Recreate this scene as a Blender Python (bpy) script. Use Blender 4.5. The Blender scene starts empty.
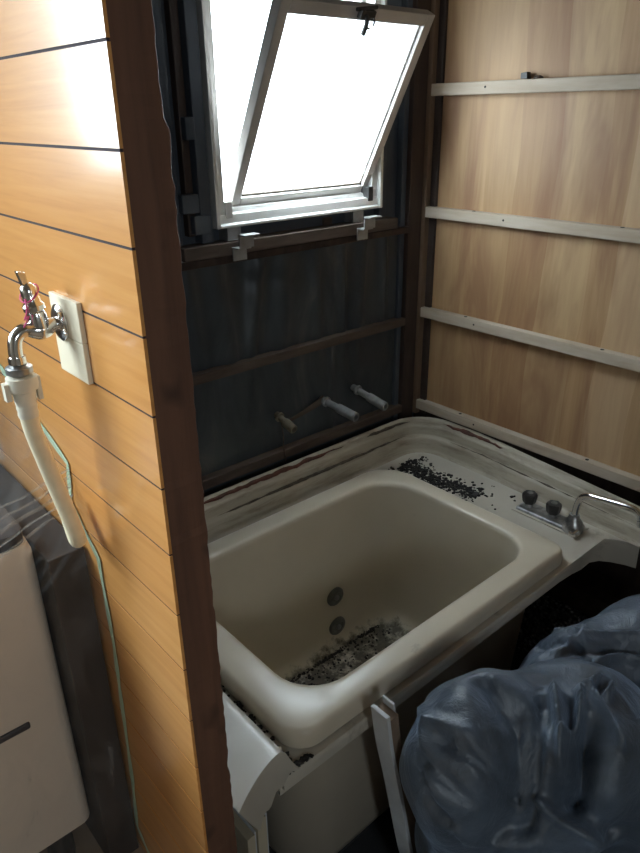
import bpy, math, random
import numpy as np
from mathutils import Vector, Matrix, noise as mnoise
random.seed(7)
S = bpy.context.scene
COL = S.collection
# ------------------------------------------------------------------ camera
YAW, PIT, ROL = [math.radians(a) for a in (41.02, 24.42, -0.79)]
CAM = np.array([-1.59, -1.365, 1.55]); FPX = 692.0
_f = np.array([math.sin(YAW)*math.cos(PIT), math.cos(YAW)*math.cos(PIT), -math.sin(PIT)])
_r = np.cross(_f, [0, 0, 1]); _r /= np.linalg.norm(_r); _u = np.cross(_r, _f)
_r, _u = _r*math.cos(ROL)+_u*math.sin(ROL), -_r*math.sin(ROL)+_u*math.cos(ROL)
cd = bpy.data.cameras.new('camera'); cam = bpy.data.objects.new('camera', cd); COL.objects.link(cam)
cd.sensor_fit = 'HORIZONTAL'; cd.sensor_width = 36; cd.lens = FPX/640*36; cd.clip_start = .02
cam.matrix_world = Matrix([[_r[i], _u[i], -_f[i], CAM[i]] for i in range(3)]+[[0, 0, 0, 1]])
S.camera = cam
# ------------------------------------------------------------------ sky, exposure
W = bpy.data.worlds.new('overcast_sky'); S.world = W; W.use_nodes = True
bg = W.node_tree.nodes['Background']; bg.inputs[0].default_value = (.80, .92, 1.0, 1)
# overcast sky: about twice as bright overhead as at the horizon, dim ground below it
_n = W.node_tree; _tc = _n.nodes.new('ShaderNodeTexCoord'); _sp = _n.nodes.new('ShaderNodeSeparateXYZ'); _n.links.new(_tc.outputs['Generated'], _sp.inputs[0])
_mr = _n.nodes.new('ShaderNodeMapRange'); _mr.inputs[1].default_value = 0; _mr.inputs[2].default_value = 1; _mr.inputs[3].default_value = 14; _mr.inputs[4].default_value = 30; _n.links.new(_sp.outputs['Z'], _mr.inputs[0])
_gr = _n.nodes.new('ShaderNodeMapRange'); _gr.inputs[1].default_value = -.06; _gr.inputs[2].default_value = 0; _gr.inputs[3].default_value = .35; _gr.inputs[4].default_value = 1; _n.links.new(_sp.outputs['Z'], _gr.inputs[0])
_mu = _n.nodes.new('ShaderNodeMath'); _mu.operation = 'MULTIPLY'; _n.links.new(_mr.outputs[0], _mu.inputs[0]); _n.links.new(_gr.outputs[0], _mu.inputs[1]); _n.links.new(_mu.outputs[0], bg.inputs[1])
S.view_settings.view_transform = 'Standard'; S.view_settings.look = 'None'
S.view_settings.exposure = 0.38; S.view_settings.gamma = 1; S.view_settings.use_curve_mapping = False

def portal(name, loc, rot, sx, sy):        # tells the renderer where sky light enters; gives no light itself
    d = bpy.data.lights.new(name, 'AREA'); d.shape = 'RECTANGLE'; d.size = sx; d.size_y = sy
    d.cycles.is_portal = True
    o = bpy.data.objects.new(name, d); COL.objects.link(o); o.location = loc; o.rotation_euler = rot
R90 = math.pi/2
portal('sky_portal_bath_window', (-.44, .12, 1.60), (-R90, 0, 0), .56, .60)
portal('sky_portal_washroom_window', (-2.36, .12, 1.84), (-R90, 0, 0), 1.52, .88)
portal('sky_portal_rear_fill', (-2.0, -3.12, 1.77), (R90, 0, 0), .34, .52)

# ------------------------------------------------------------------ helpers
class MB:
    def __init__(s): s.v = []; s.f = []
    def add(s, v, f):
        o = len(s.v); s.v += [tuple(p) for p in v]; s.f += [tuple(i+o for i in q) for q in f]; return s
    def box(s, a, b):
        x0, y0, z0 = a; x1, y1, z1 = b
        return s.add([(x0,y0,z0),(x1,y0,z0),(x1,y1,z0),(x0,y1,z0),(x0,y0,z1),(x1,y0,z1),(x1,y1,z1),(x0,y1,z1)],
                     [(3,2,1,0),(4,5,6,7),(0,1,5,4),(1,2,6,5),(2,3,7,6),(3,0,4,7)])
    def loops(s, L, cap0=False, cap1=False, closed=True):
        n = len(L[0]); f = []
        for i in range(len(L)-1):
            for j in range(n if closed else n-1):
                k = (j+1) % n
                f.append((i*n+j, i*n+k, (i+1)*n+k, (i+1)*n+j))
        if cap0: f.append(tuple(range(n))[::-1])
        if cap1: f.append(tuple((len(L)-1)*n+j for j in range(n)))
        return s.add([p for l in L for p in l], f)
    def tube(s, pts, r, n=12, caps=True, hollow=0):
        pts = [Vector(p) for p in pts]; rs = r if isinstance(r, (list, tuple)) else [r]*len(pts)
        L = []; prev = None
        for i, p in enumerate(pts):
            t = (pts[min(i+1, len(pts)-1)]-pts[max(i-1, 0)])
            t = t.normalized() if t.length > 1e-9 else prev_t
            prev_t = t
            if prev is None:
                a = Vector((0, 0, 1)) if abs(t.z) < .9 else Vector((1, 0, 0))
                u = t.cross(a).normalized()
            else:
                u = (prev - t*prev.dot(t)).normalized()
            prev = u; w = t.cross(u)
            L.append([p+(u*math.cos(2*math.pi*j/n)+w*math.sin(2*math.pi*j/n))*rs[i] for j in range(n)])
        return s.loops(L, caps, caps)
    def lathe(s, base, axis, prof, n=20):       # prof: (distance along axis, radius)
        b = Vector(base); ax = Vector(axis).normalized()
        a = Vector((0, 0, 1)) if abs(ax.z) < .9 else Vector((1, 0, 0))
        u = ax.cross(a).normalized(); w = ax.cross(u)
        L = [[b+ax*h+(u*math.cos(2*math.pi*j/n)+w*math.sin(2*math.pi*j/n))*max(r, 1e-4) for j in range(n)] for h, r in prof]
        return s.loops(L, True, True)
    def prism(s, poly, axis, a, b):             # poly in the two other axes, in order
        def P(u, v, w):
            return {'x': (w, u, v), 'y': (u, w, v), 'z': (u, v, w)}[axis]
        return s.loops([[P(u, v, a) for u, v in poly], [P(u, v, b) for u, v in poly]], True, True)
    def grid(s, fn, nu, nv):
        v = [fn(i/(nu-1), j/(nv-1)) for j in range(nv) for i in range(nu)]
        return s.add(v, [(j*nu+i, j*nu+i+1, (j+1)*nu+i+1, (j+1)*nu+i) for j in range(nv-1) for i in range(nu-1)])
    def build(s, name, m, parent=None, smooth=False, bevel=0, seg=2, auto=None, off=None, fixn=True, solid=0):
        me = bpy.data.meshes.new(name); v = s.v
        if off is not None: v = [(p[0]-off[0], p[1]-off[1], p[2]-off[2]) for p in v]
        me.from_pydata(v, [], s.f); me.update()
        if fixn:
            import bmesh
            bm = bmesh.new(); bm.from_mesh(me); bmesh.ops.recalc_face_normals(bm, faces=bm.faces); bm.to_mesh(me); bm.free()
        if smooth or auto:
            me.polygons.foreach_set('use_smooth', [True]*len(me.polygons))
            if auto: me.set_sharp_from_angle(angle=math.radians(auto))
        o = bpy.data.objects.new(name, me); COL.objects.link(o); me.materials.append(m)
        if parent is not None: o.parent = parent
        if off is not None: o.location = off
        if solid:
            k = o.modifiers.new('thickness', 'SOLIDIFY'); k.thickness = solid
        if bevel:
            k = o.modifiers.new('bevel', 'BEVEL'); k.width = bevel; k.segments = seg; k.limit_method = 'ANGLE'
        return o

def tag(o, label=None, cat=None, group=None, kind=None):
    if label: o['label'] = label
    if cat: o['category'] = cat
    if group: o['group'] = group
    if kind: o['kind'] = kind
    return o
def thing(name, label=None, cat=None, group=None, kind=None):
    o = bpy.data.objects.new(name, None); COL.objects.link(o); o.empty_display_size = .05
    return tag(o, label, cat, group, kind)
def rr(x0, x1, y0, y1, z, r, k=8):
    if not isinstance(r, (list, tuple)): r = [r]*4
    out = []
    for (cx, cy, a0, q) in ((x1, y1, 0, 0), (x0, y1, 90, 1), (x0, y0, 180, 2), (x1, y0, 270, 3)):
        R_ = r[q]; ox = cx-R_ if cx == x1 else cx+R_; oy = cy-R_ if cy == y1 else cy+R_
        for j in range(k+1):
            a = math.radians(a0+90*j/k); out.append((ox+R_*math.cos(a), oy+R_*math.sin(a), z))
    return out
def lerp_poly(P, t):
    n = len(P)-1; i = min(int(t*n), n-1); f = t*n-i
    return tuple(a+(b-a)*f for a, b in zip(P[i], P[i+1]))
def spline(P, n=40):
    P = [np.array(p, float) for p in P]; out = []
    Q = [2*P[0]-P[1]]+P+[2*P[-1]-P[-2]]
    for i in range(1, len(Q)-2):
        m = max(2, n//(len(P)-1))
        for j in range(m):
            t = j/m; a, b, c, d = Q[i-1:i+3]
            out.append(tuple(.5*((2*b)+(-a+c)*t+(2*a-5*b+4*c-d)*t*t+(-a+3*b-3*c+d)*t**3)))
    out.append(tuple(P[-1])); return out

# ------------------------------------------------------------------ materials
def nt_mat(name):
    m = bpy.data.materials.new(name); m.use_nodes = True; n = m.node_tree
    return m, n, n.nodes['Principled BSDF']
def N(n, t, **kw):
    o = n.nodes.new(t)
    for k, v in kw.items():
        if k.startswith('i_'):
            key = k[2:]; o.inputs[int(key) if key.isdigit() else key].default_value = v
        else: setattr(o, k, v)
    return o
def coords(n, scale=(1, 1, 1)):
    tc = N(n, 'ShaderNodeTexCoord'); mp = N(n, 'ShaderNodeMapping'); mp.inputs['Scale'].default_value = scale
    n.links.new(tc.outputs['Object'], mp.inputs['Vector']); return mp.outputs['Vector']
def noise_(n, vec, scale, detail=4, rough=.55, dist=0):
    t = N(n, 'ShaderNodeTexNoise'); t.inputs['Scale'].default_value = scale; t.inputs['Detail'].default_value = detail
    t.inputs['Roughness'].default_value = rough; t.inputs['Distortion'].default_value = dist
    n.links.new(vec, t.inputs['Vector']); return t.outputs['Fac']
def ramp(n, fac, stops):
    r = N(n, 'ShaderNodeValToRGB'); e = r.color_ramp.elements
    while len(e) < len(stops): e.new(.5)
    for q, (p, c) in zip(e, stops):
        q.position = p; q.color = (c if len(c) == 4 else (*c, 1)) if not isinstance(c, (int, float)) else (c, c, c, 1)
    n.links.new(fac, r.inputs['Fac']); return r.outputs['Color']
def mix(n, fac, a, b, mode='MIX'):
    m = N(n, 'ShaderNodeMix', data_type='RGBA', blend_type=mode)
    for key, v in ((0, fac), (6, a), (7, b)):
        if hasattr(v, 'is_linked') or hasattr(v, 'links'): n.links.new(v, m.inputs[key])
        elif isinstance(v, (int, float)): m.inputs[key].default_value = v
        else: m.inputs[key].default_value = (*v, 1)
    return m.outputs[2]
def bump(n, b, h, strength=.3, dist=.01):
    k = N(n, 'ShaderNodeBump'); k.inputs['Strength'].default_value = strength; k.inputs['Distance'].default_value = dist
    n.links.new(h, k.inputs['Height']); n.links.new(k.outputs['Normal'], b.inputs['Normal'])
def simple(name, c1, c2=None, scale=12, sc=(1, 1, 1), rough=.6, metal=0, bmp=0, lo=.35, hi=.7, coat=0, bd=.003):
    m, n, b = nt_mat(name); v = coords(n, sc); f = noise_(n, v, scale, 5)
    c2 = c2 or tuple(x*.8 for x in c1)
    n.links.new(ramp(n, f, [(lo, c1), (hi, c2)]), b.inputs['Base Color'])
    b.inputs['Roughness'].default_value = rough; b.inputs['Metallic'].default_value = metal; b.inputs['Coat Weight'].default_value = coat
    if bmp: bump(n, b, noise_(n, v, scale*4, 4), bmp, bd)
    return m
M = {}
# glossy honey-coloured printed wood boards: grain runs along the boards (y)
m, n, b = nt_mat('honey_board'); v = coords(n, (1, 1.2, 26)); oi = N(n, 'ShaderNodeObjectInfo')
add = N(n, 'ShaderNodeVectorMath', operation='ADD'); n.links.new(v, add.inputs[0]); n.links.new(oi.outputs['Random'], add.inputs[1])
g = noise_(n, add.outputs[0], 3.2, 6, .6, .4)
c = ramp(n, g, [(.25, (.58, .23, .055)), (.5, (.71, .315, .085)), (.78, (.79, .39, .13))])
c = mix(n, .25, c, ramp(n, oi.outputs['Random'], [(0, (.60, .28, .08)), (1, (.78, .44, .16))]))
n.links.new(c, b.inputs['Base Color']); b.inputs['Roughness'].default_value = .34; b.inputs['Coat Weight'].default_value = 1.0; b.inputs['Coat Roughness'].default_value = .15; b.inputs['Coat IOR'].default_value = 1.7
M['honey'] = m
# rotary-cut plywood veneer: vertical bands of different tone, grain along z
m, n, b = nt_mat('plywood_veneer'); tc = N(n, 'ShaderNodeTexCoord'); sp = N(n, 'ShaderNodeSeparateXYZ'); n.links.new(tc.outputs['Object'], sp.inputs[0])
wob = noise_(n, coords(n, (1, .5, 1.0)), 1.6, 2)
ma = N(n, 'ShaderNodeMath', operation='MULTIPLY_ADD'); n.links.new(wob, ma.inputs[0]); ma.inputs[1].default_value = .09; n.links.new(sp.outputs['Y'], ma.inputs[2])
mr = N(n, 'ShaderNodeMapRange'); n.links.new(ma.outputs[0], mr.inputs[0]); mr.inputs[1].default_value = .05; mr.inputs[2].default_value = -1.35
rp = N(n, 'ShaderNodeValToRGB'); rp.color_ramp.interpolation = 'CONSTANT'; n.links.new(mr.outputs[0], rp.inputs['Fac'])
e = rp.color_ramp.elements
TONES = [(0, (.45, .285, .145)), (.105, (.50, .325, .165)), (.20, (.40, .235, .115)), (.285, (.56, .385, .21)), (.375, (.47, .295, .155)), (.42, (.60, .42, .255)), (.50, (.50, .33, .18)), (.62, (.58, .40, .23)), (.75, (.42, .26, .13)), (.88, (.55, .38, .21))]
while len(e) < len(TONES): e.new(.5)
for q, (p_, c_) in zip(e, TONES): q.position = p_; q.color = (*c_, 1)
grain = noise_(n, coords(n, (1, 22, 1.3)), 2.4, 6, .6, .5); big = noise_(n, coords(n, (1, 4.5, .75)), 1.9, 4, .6, .6)
c = mix(n, .30, rp.outputs['Color'], ramp(n, grain, [(.3, (.30, .16, .07)), (.7, (.60, .42, .235))]))
c = mix(n, ramp(n, big, [(.44, 0.), (.64, .7)]), c, (.25, .115, .058))
c = mix(n, 1., c, (.90, .86, .82), 'MULTIPLY')
n.links.new(c, b.inputs['Base Color']); b.inputs['Roughness'].default_value = .55
bump(n, b, grain, .12, .002); M['ply'] = m
M['batten_pale'] = simple('pale_batten_wood', (.50, .42, .33), (.40, .31, .22), 5, (3, 1, 8), .7, bmp=.15)
M['batten_tan'] = simple('tan_edge_strip', (.20, .125, .075), (.14, .085, .05), 5, (8, 8, 1), .65)
M['batten_brown'] = simple('dusty_brown_batten', (.060, .038, .028), (.115, .082, .062), 6, (1, 6, 6), .75, bmp=.2)
M['post_dark'] = simple('dark_stained_post', (.028, .016, .012), (.055, .033, .024), 5, (8, 8, 1), .65, bmp=.2)
M['stud'] = simple('red_brown_stud_wood', (.095, .040, .020), (.055, .022, .012), 3, (9, 9, 1), .7, bmp=.35)
m, n, b = nt_mat('stud_with_knots'); v = coords(n, (12, 12, .9)); f = noise_(n, v, 3, 6, .6, .6); k = noise_(n, coords(n, (10, 10, 7)), 1.25, 2)
c = ramp(n, f, [(.3, (.175, .080, .045)), (.7, (.100, .045, .027))]); c = mix(n, ramp(n, k, [(.64, 0.), (.72, .8)]), c, (.022, .010, .008))
n.links.new(c, b.inputs['Base Color']); b.inputs['Roughness'].default_value = .72; bump(n, b, f, .3, .003); M['stud'] = m
M['groove'] = simple('dark_groove', (.045, .030, .034), (.030, .020, .024), 20, rough=.9)
# black-grey plastic sheet
m, n, b = nt_mat('dark_plastic_sheet'); f = noise_(n, coords(n, (1, 1, .35)), 9, 5, .6, 1.0)
n.links.new(ramp(n, f, [(.35, (.032, .039, .046)), (.62, (.052, .060, .066)), (.8, (.10, .102, .098))]), b.inputs['Base Color'])
b.inputs['Roughness'].default_value = .42; bump(n, b, f, .25, .01); M['sheet'] = m
M['navy_board'] = simple('blackened_board', (.042, .052, .068), (.080, .090, .106), 7, (1, 1, .4), .7, bmp=.2)
M['alu'] = simple('white_aluminium', (.74, .73, .70), (.55, .53, .50), 14, rough=.38, metal=.25, lo=.5, hi=.8)
M['alu_in'] = simple('grey_sash_aluminium', (.60, .565, .53), (.52, .49, .46), 14, rough=.45, metal=.1)
M['dark_metal'] = simple('dark_metal', (.05, .05, .05), (.09, .085, .08), 30, rough=.5, metal=.6)
M['zinc'] = simple('dull_zinc', (.34, .34, .34), (.24, .235, .22), 30, rough=.5, metal=.5)
M['pipe_grey'] = simple('grey_plastic_pipe', (.22, .22, .22), (.14, .14, .14), 40, rough=.55)
M['brass_dull'] = simple('dull_brass', (.24, .20, .14), (.14, .115, .08), 40, rough=.55, metal=.3)
m, n, b = nt_mat('chrome'); f = noise_(n, coords(n), 30, 3); n.links.new(ramp(n, f, [(.3, (.62, .60, .58)), (.7, (.80, .79, .78))]), b.inputs['Base Color'])
b.inputs['Metallic'].default_value = 1; b.inputs['Roughness'].default_value = .16; M['chrome'] = m
m, n, b = nt_mat('dulled_chrome'); f = noise_(n, coords(n), 60, 4); n.links.new(ramp(n, f, [(.35, (.55, .55, .55)), (.7, (.25, .25, .25))]), b.inputs['Base Color'])
b.inputs['Metallic'].default_value = .9; b.inputs['Roughness'].default_value = .3; M['dull_chrome'] = m
M['black_plastic'] = simple('black_plastic', (.018, .017, .017), (.04, .038, .036), 40, rough=.4)
M['white_plastic'] = simple('ivory_plastic', (.72, .67, .56), (.62, .57, .46), 20, rough=.4)
m, n, b = nt_mat('cream_hose'); b.inputs['Base Color'].default_value = (.70, .64, .50, 1); f = noise_(n, coords(n), 60, 3); bump(n, b, f, .05, .001)
n.links.new(ramp(n, f, [(.3, (.80, .70, .50)), (.7, (.73, .63, .44))]), b.inputs['Base Color'])
b.inputs['Roughness'].default_value = .4; b.inputs['Subsurface Weight'].default_value = .1; b.inputs['Subsurface Radius'].default_value = (.01, .008, .005); M['hose'] = m
M['pink'] = simple('pink_thread', (.75, .12, .30), (.65, .08, .22), 50, rough=.7)
# tub enamel with dirt: streaks by noise, silt towards the tub floor
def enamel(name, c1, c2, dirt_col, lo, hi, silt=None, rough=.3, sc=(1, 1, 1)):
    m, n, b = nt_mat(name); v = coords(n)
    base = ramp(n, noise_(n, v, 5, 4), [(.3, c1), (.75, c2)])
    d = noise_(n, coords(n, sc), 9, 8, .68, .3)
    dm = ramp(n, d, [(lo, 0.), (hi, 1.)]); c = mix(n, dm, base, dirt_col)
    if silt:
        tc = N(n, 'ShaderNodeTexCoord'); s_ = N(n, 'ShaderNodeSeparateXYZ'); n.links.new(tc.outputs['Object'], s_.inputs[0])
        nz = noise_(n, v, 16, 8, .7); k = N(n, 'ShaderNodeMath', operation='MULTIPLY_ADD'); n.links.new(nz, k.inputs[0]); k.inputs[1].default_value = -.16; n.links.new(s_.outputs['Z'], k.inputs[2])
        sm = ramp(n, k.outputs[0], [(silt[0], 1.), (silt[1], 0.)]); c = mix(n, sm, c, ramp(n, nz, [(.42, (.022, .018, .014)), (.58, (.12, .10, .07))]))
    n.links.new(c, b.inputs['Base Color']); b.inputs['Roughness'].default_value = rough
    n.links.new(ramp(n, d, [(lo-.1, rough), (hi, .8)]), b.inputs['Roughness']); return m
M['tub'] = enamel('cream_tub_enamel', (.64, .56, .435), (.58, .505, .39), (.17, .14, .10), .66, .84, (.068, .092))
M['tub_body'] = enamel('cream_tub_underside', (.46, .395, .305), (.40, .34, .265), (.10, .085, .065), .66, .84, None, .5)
M['surround'] = enamel('white_surround_enamel', (.54, .49, .41), (.47, .42, .345), (.15, .12, .09), .60, .82, None, .28)
M['flange'] = enamel('cream_flange_enamel', (.48, .42, .325), (.39, .335, .25), (.17, .125, .085), .48, .78, None, .4, (.7, .7, 5))
M['rust'] = simple('rust_sealant', (.16, .055, .035), (.07, .035, .025), 24, rough=.85, bmp=.4)
M['dirt_line'] = simple('dark_dirt', (.070, .053, .038), (.15, .12, .085), 30, rough=.9)
M['debris'] = simple('black_flakes', (.012, .011, .010), (.035, .030, .026), 50, rough=.85)
M['rubber'] = simple('grey_fitting', (.13, .13, .12), (.20, .195, .18), 50, rough=.55, metal=.2)
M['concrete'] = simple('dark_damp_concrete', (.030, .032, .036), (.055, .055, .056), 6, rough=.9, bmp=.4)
m, n, b = nt_mat('pebbly_concrete'); vo = N(n, 'ShaderNodeTexVoronoi'); vo.inputs['Scale'].default_value = 90; n.links.new(coords(n), vo.inputs['Vector'])
n.links.new(ramp(n, vo.outputs['Distance'], [(.25, (.62, .64, .66)), (.6, (.08, .084, .09))]), b.inputs['Base Color']); b.inputs['Roughness'].default_value = .9
bump(n, b, vo.outputs['Distance'], .8, .01); M['pebbly'] = m
M['plaster'] = simple('pale_plaster', (.24, .20, .155), (.20, .165, .13), 3, rough=.9)
M['floor_wood'] = simple('brown_floor', (.34, .25, .17), (.26, .18, .12), 4, (6, 1, 1), .5)
M['appliance'] = simple('beige_enamel', (.60, .51, .42), (.55, .47, .385), 3, rough=.4)
M['lid'] = simple('dark_lid', (.040, .034, .036), (.028, .024, .026), 8, rough=.5)
M['gap_shade'] = simple('gap_shade_brown', (.022, .015, .012), (.035, .022, .016), 8, rough=.7)
M['tape'] = simple('green_tape', (.42, .52, .38), (.34, .44, .31), 30, rough=.55)
M['card'] = simple('brown_core_board', (.24, .165, .11), (.18, .12, .08), 20, (1, 1, .3), .8)
M['pale_ply'] = simple('pale_plate', (.80, .72, .56), (.74, .64, .47), 8, (1, 1, .3), .45)
M['white_sheet'] = simple('white_sheet_edge', (.62, .63, .64), (.48, .48, .48), 12, rough=.5)
M['cream_panel'] = simple('cream_panel_core', (.58, .50, .36), (.44, .37, .26), 9, (1, 1, .3), .7, bmp=.3)
# frosted window pane: scatters daylight through
m = bpy.data.materials.new('frosted_pane'); m.use_nodes = True; n = m.node_tree; n.nodes.clear()
out = N(n, 'ShaderNodeOutputMaterial'); tr = N(n, 'ShaderNodeBsdfTransparent'); tl = N(n, 'ShaderNodeBsdfTranslucent'); mx = N(n, 'ShaderNodeMixShader')
tl.inputs[0].default_value = (.94, .96, .97, 1); f = noise_(n, coords(n), 120, 2); n.links.new(ramp(n, f, [(.3, .58), (.7, .66)]), mx.inputs[0])
n.links.new(tr.outputs[0], mx.inputs[1]); n.links.new(tl.outputs[0], mx.inputs[2]); n.links.new(mx.outputs[0], out.inputs[0]); M['frost'] = m
# clear protective film
m = bpy.data.materials.new('clear_film'); m.use_nodes = True; n = m.node_tree; b = n.nodes['Principled BSDF']; out = n.nodes['Material Output']
tr = N(n, 'ShaderNodeBsdfTransparent'); mx = N(n, 'ShaderNodeMixShader'); b.inputs['Base Color'].default_value = (.75, .74, .72, 1); b.inputs['Roughness'].default_value = .22
f = noise_(n, coords(n, (1, 1, .5)), 14, 6, .65, 1.2); n.links.new(ramp(n, f, [(.42, .02), (.62, .07), (.8, .40)]), mx.inputs[0]); bump(n, b, f, .5, .02)
n.links.new(tr.outputs[0], mx.inputs[1]); n.links.new(b.outputs[0], mx.inputs[2]); n.links.new(mx.outputs[0], out.inputs[0]); M['film'] = m
m = m.copy(); m.name = 'gathered_film'; n = m.node_tree
for q in n.nodes:
    if q.type == 'VALTORGB':
        for e, vv in zip(q.color_ramp.elements, (.22, .40, .65)): e.color = (vv, vv, vv, 1)
M['crease'] = m
# blue-grey sack cloth
m, n, b = nt_mat('blue_grey_sack'); f = noise_(n, coords(n), 7, 6, .6, .8)
n.links.new(ramp(n, f, [(.3, (.050, .066, .090)), (.7, (.140, .182, .245))]), b.inputs['Base Color'])
b.inputs['Roughness'].default_value = .38; b.inputs['Specular IOR Level'].default_value = .9; b.inputs['Sheen Weight'].default_value = .5; b.inputs['Sheen Roughness'].default_value = .4; b.inputs['Sheen Tint'].default_value = (.55, .72, 1, 1)
bump(n, b, noise_(n, coords(n, (1, 1, .6)), 17, 7, .62, 1.4), .55, .012); M['sack'] = m

# ================================================================== SETTING
def struct(o): o['kind'] = 'structure'; return o
FZ = .36                                            # washroom floor level
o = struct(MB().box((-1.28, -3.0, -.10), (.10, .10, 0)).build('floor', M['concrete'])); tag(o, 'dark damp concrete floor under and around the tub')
o = struct(MB().box((-3.2, -3.0, FZ-.08), (-1.30, .10, FZ)).build('floor_washroom', M['floor_wood'])); tag(o, 'brown washroom floor beside the plank partition')
struct(MB().box((-1.30, -3.0, 0), (-1.28, -.80, FZ)).build('trim_1', M['post_dark']))
struct(MB().box((-3.2, -3.1, 2.32), (.1, .14, 2.38)).build('ceiling', M['plaster']))
# window wall: masonry around the two openings
def wall_open(x0, x1, z0, z1, op, y0, y1):
    b_ = MB(); a, c, d, e = op
    b_.box((x0, y0, z0), (a, y1, z1)); b_.box((c, y0, z0), (x1, y1, z1)); b_.box((a, y0, z0), (c, y1, d)); b_.box((a, y0, e), (c, y1, z1)); return b_
wb = struct(wall_open(-1.28, .10, 0, 2.32, (-.70, -.178, 1.318, 1.88), .035, .10).build('wall_back', M['navy_board']))
tag(wb, 'blackened bath wall behind the open window')
struct(wall_open(-3.2, -1.28, FZ, 2.32, (-3.10, -1.62, 1.42, 2.26), .035, .10).build('wall_washroom', M['plaster']))
struct(wall_open(-3.2, .1, 0, 2.32, (-2.16, -1.84, 1.52, 2.02), -3.10, -3.0).build('wall_front', M['plaster']))  # opening added out of view behind the camera to let in fill light
struct(MB().box((-3.28, -3.0, 0), (-3.2, .10, 2.32)).build('wall_far_left', M['plaster']))
# parts on the window wall
def bar(name, a, b, m, parent, bev=.002, label=None):
    o = MB().box(a, b).build(name, M[m], parent, bevel=bev)
    if label: o['label'] = label
    return o
bar('rail', (-.86, -.004, 1.232), (-.052, .035, 1.250), 'post_dark', wb, label='black rail below the window')
bar('rail_board', (-.80, -.012, 1.252), (-.115, .035, 1.281), 'batten_brown', wb, label='red-brown board lying on the black rail')
bar('batten', (-1.2, -.002, .958), (-.055, .026, .982), 'batten_brown', wb, label='brown batten halfway up the dark sheet')
bar('batten', (-1.2, -.002, .672), (-.055, .026, .698), 'batten_brown', wb, label='brown batten just above the tub flange')
bar('corner_post', (-.058, -.002, .0), (-.004, .035, 2.32), 'post_dark', wb, label='dark stained corner post')
bar('corner_post', (-.078, .012, .0), (-.059, .035, 2.32), 'navy_board', wb)
bar('window_casing', (-.742, .002, 1.283), (-.712, .035, 2.32), 'navy_board', wb)
bar('window_casing', (-.768, .014, 1.30), (-.748, .035, 2.32), 'post_dark', wb)
bar('window_casing', (-.815, .010, 1.283), (-.788, .035, 2.32), 'navy_board', wb)
bar('window_casing', (-.165, .012, 1.283), (-.140, .035, 2.32), 'navy_board', wb)
bar('casing_block', (-.79, -.006, 1.352), (-.748, .02, 1.392), 'navy_board', wb)
bar('casing_block', (-.762, -.004, 1.305), (-.722, .02, 1.345), 'navy_board', wb)
bar('casing_block', (-.765, -.004, 1.50), (-.742, .02, 1.545), 'navy_board', wb)
bar('hidden_stud', (-.355, .028, .0), (-.325, .036, 1.30), 'batten_brown', wb)
# plywood wall
wr = struct(MB().box((.045, -3.0, 0), (.10, .035, 2.32)).build('wall_right', M['post_dark'])); tag(wr, 'dark framed wall behind the plywood')
MB().box((.026, -3.0, .685), (.038, -.012, 2.32)).build('plywood_panel', M['ply'], wr)['label'] = 'tan veneer plywood sheet'
PB = [(1.601, 'pale batten topmost on the plywood'), (1.285, 'pale batten second from the top'), (.991, 'pale batten third from the top'), (.688, 'pale batten lowest, just above the tub')]
for z, lb in PB:
    bt = MB().box((0, -2.9, z-.015), (.026, -.004 if z < 1.5 else -.006, z+.015)).build('batten', M['batten_pale'], wr, bevel=.0025); bt['label'] = lb
    for yy in ((-.20, -.62) if z < 1.5 else ()):
        MB().lathe((.012, yy+.03*math.sin(z*40), z+.0148), (0, 0, 1), [(0, .005), (.0009, .0048)], 10).build('nail_hole', M['debris'], bt)
    MB().lathe((-.0004, -.235+.05*math.sin(z*9), z+.002), (1, 0, 0), [(0, .003), (.001, .003)], 8).build('nail_hole', M['debris'], bt)
bar('edge_batten', (-.001, -.012, .655), (.028, .010, 2.32), 'batten_tan', wr, label='narrow upright edge strip in the corner')
bar('shadow_strip', (.016, -.034, .655), (.0265, -.012, 2.32), 'post_dark', wr)  # dark strip drawn in place of the shade beside the edge batten
bar('sill_beam', (-.005, -3.0, .40), (.05, .0, .52), 'post_dark', wr)
bar('sill_beam', (.0, -3.0, .24), (.05, .0, .31), 'batten_brown', wr)
fw = MB().box((-.01, -.66, .0), (.05, -.10, .235)).build('foundation_patch', M['pebbly'], wr); fw['label'] = 'pebbly grey concrete low on the wall'
# clip on the top batten
tag(MB().prism([(-.305, 1.617), (-.285, 1.617), (-.285, 1.630), (-.302, 1.632)], 'x', .004, .020).build('black_clip', M['black_plastic'], bevel=.001),
    'tiny black clip sitting on the topmost plywood batten', 'clip')
tag(MB().lathe((.012, -.33, 1.6165), (0, 0, 1), [(0, .012), (.004, .010), (.007, .004)], 10).build('putty_lump', M['batten_brown']),
    'small brown lump beside the black clip on the topmost batten', 'putty')

# ---- plank partition (left)
PX = -1.2950
wl = struct(MB().box((PX, -.69, 0), (-1.262, .035, 2.32)).build('wall_left', M['groove'])); tag(wl, 'honey wood plank partition with dark grooves')
z0 = 1.605-.0822*16
for i in range(25):
    za = max(z0+i*.0822+.0014, FZ); zb = min(z0+(i+1)*.0822-.0014, 2.32)
    if zb-za < .01: continue
    c0 = (PX-.0035, -.37, (za+zb)/2)
    MB().box((PX-.0072, -.7815, za), (PX-.0036, .034, zb)).build('plank', M['honey'], wl, off=c0)
MB().box((PX-.0064, -.7800, FZ), (PX-.0036, .03, 2.32)).build('groove_backing', M['groove'], wl)
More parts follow.
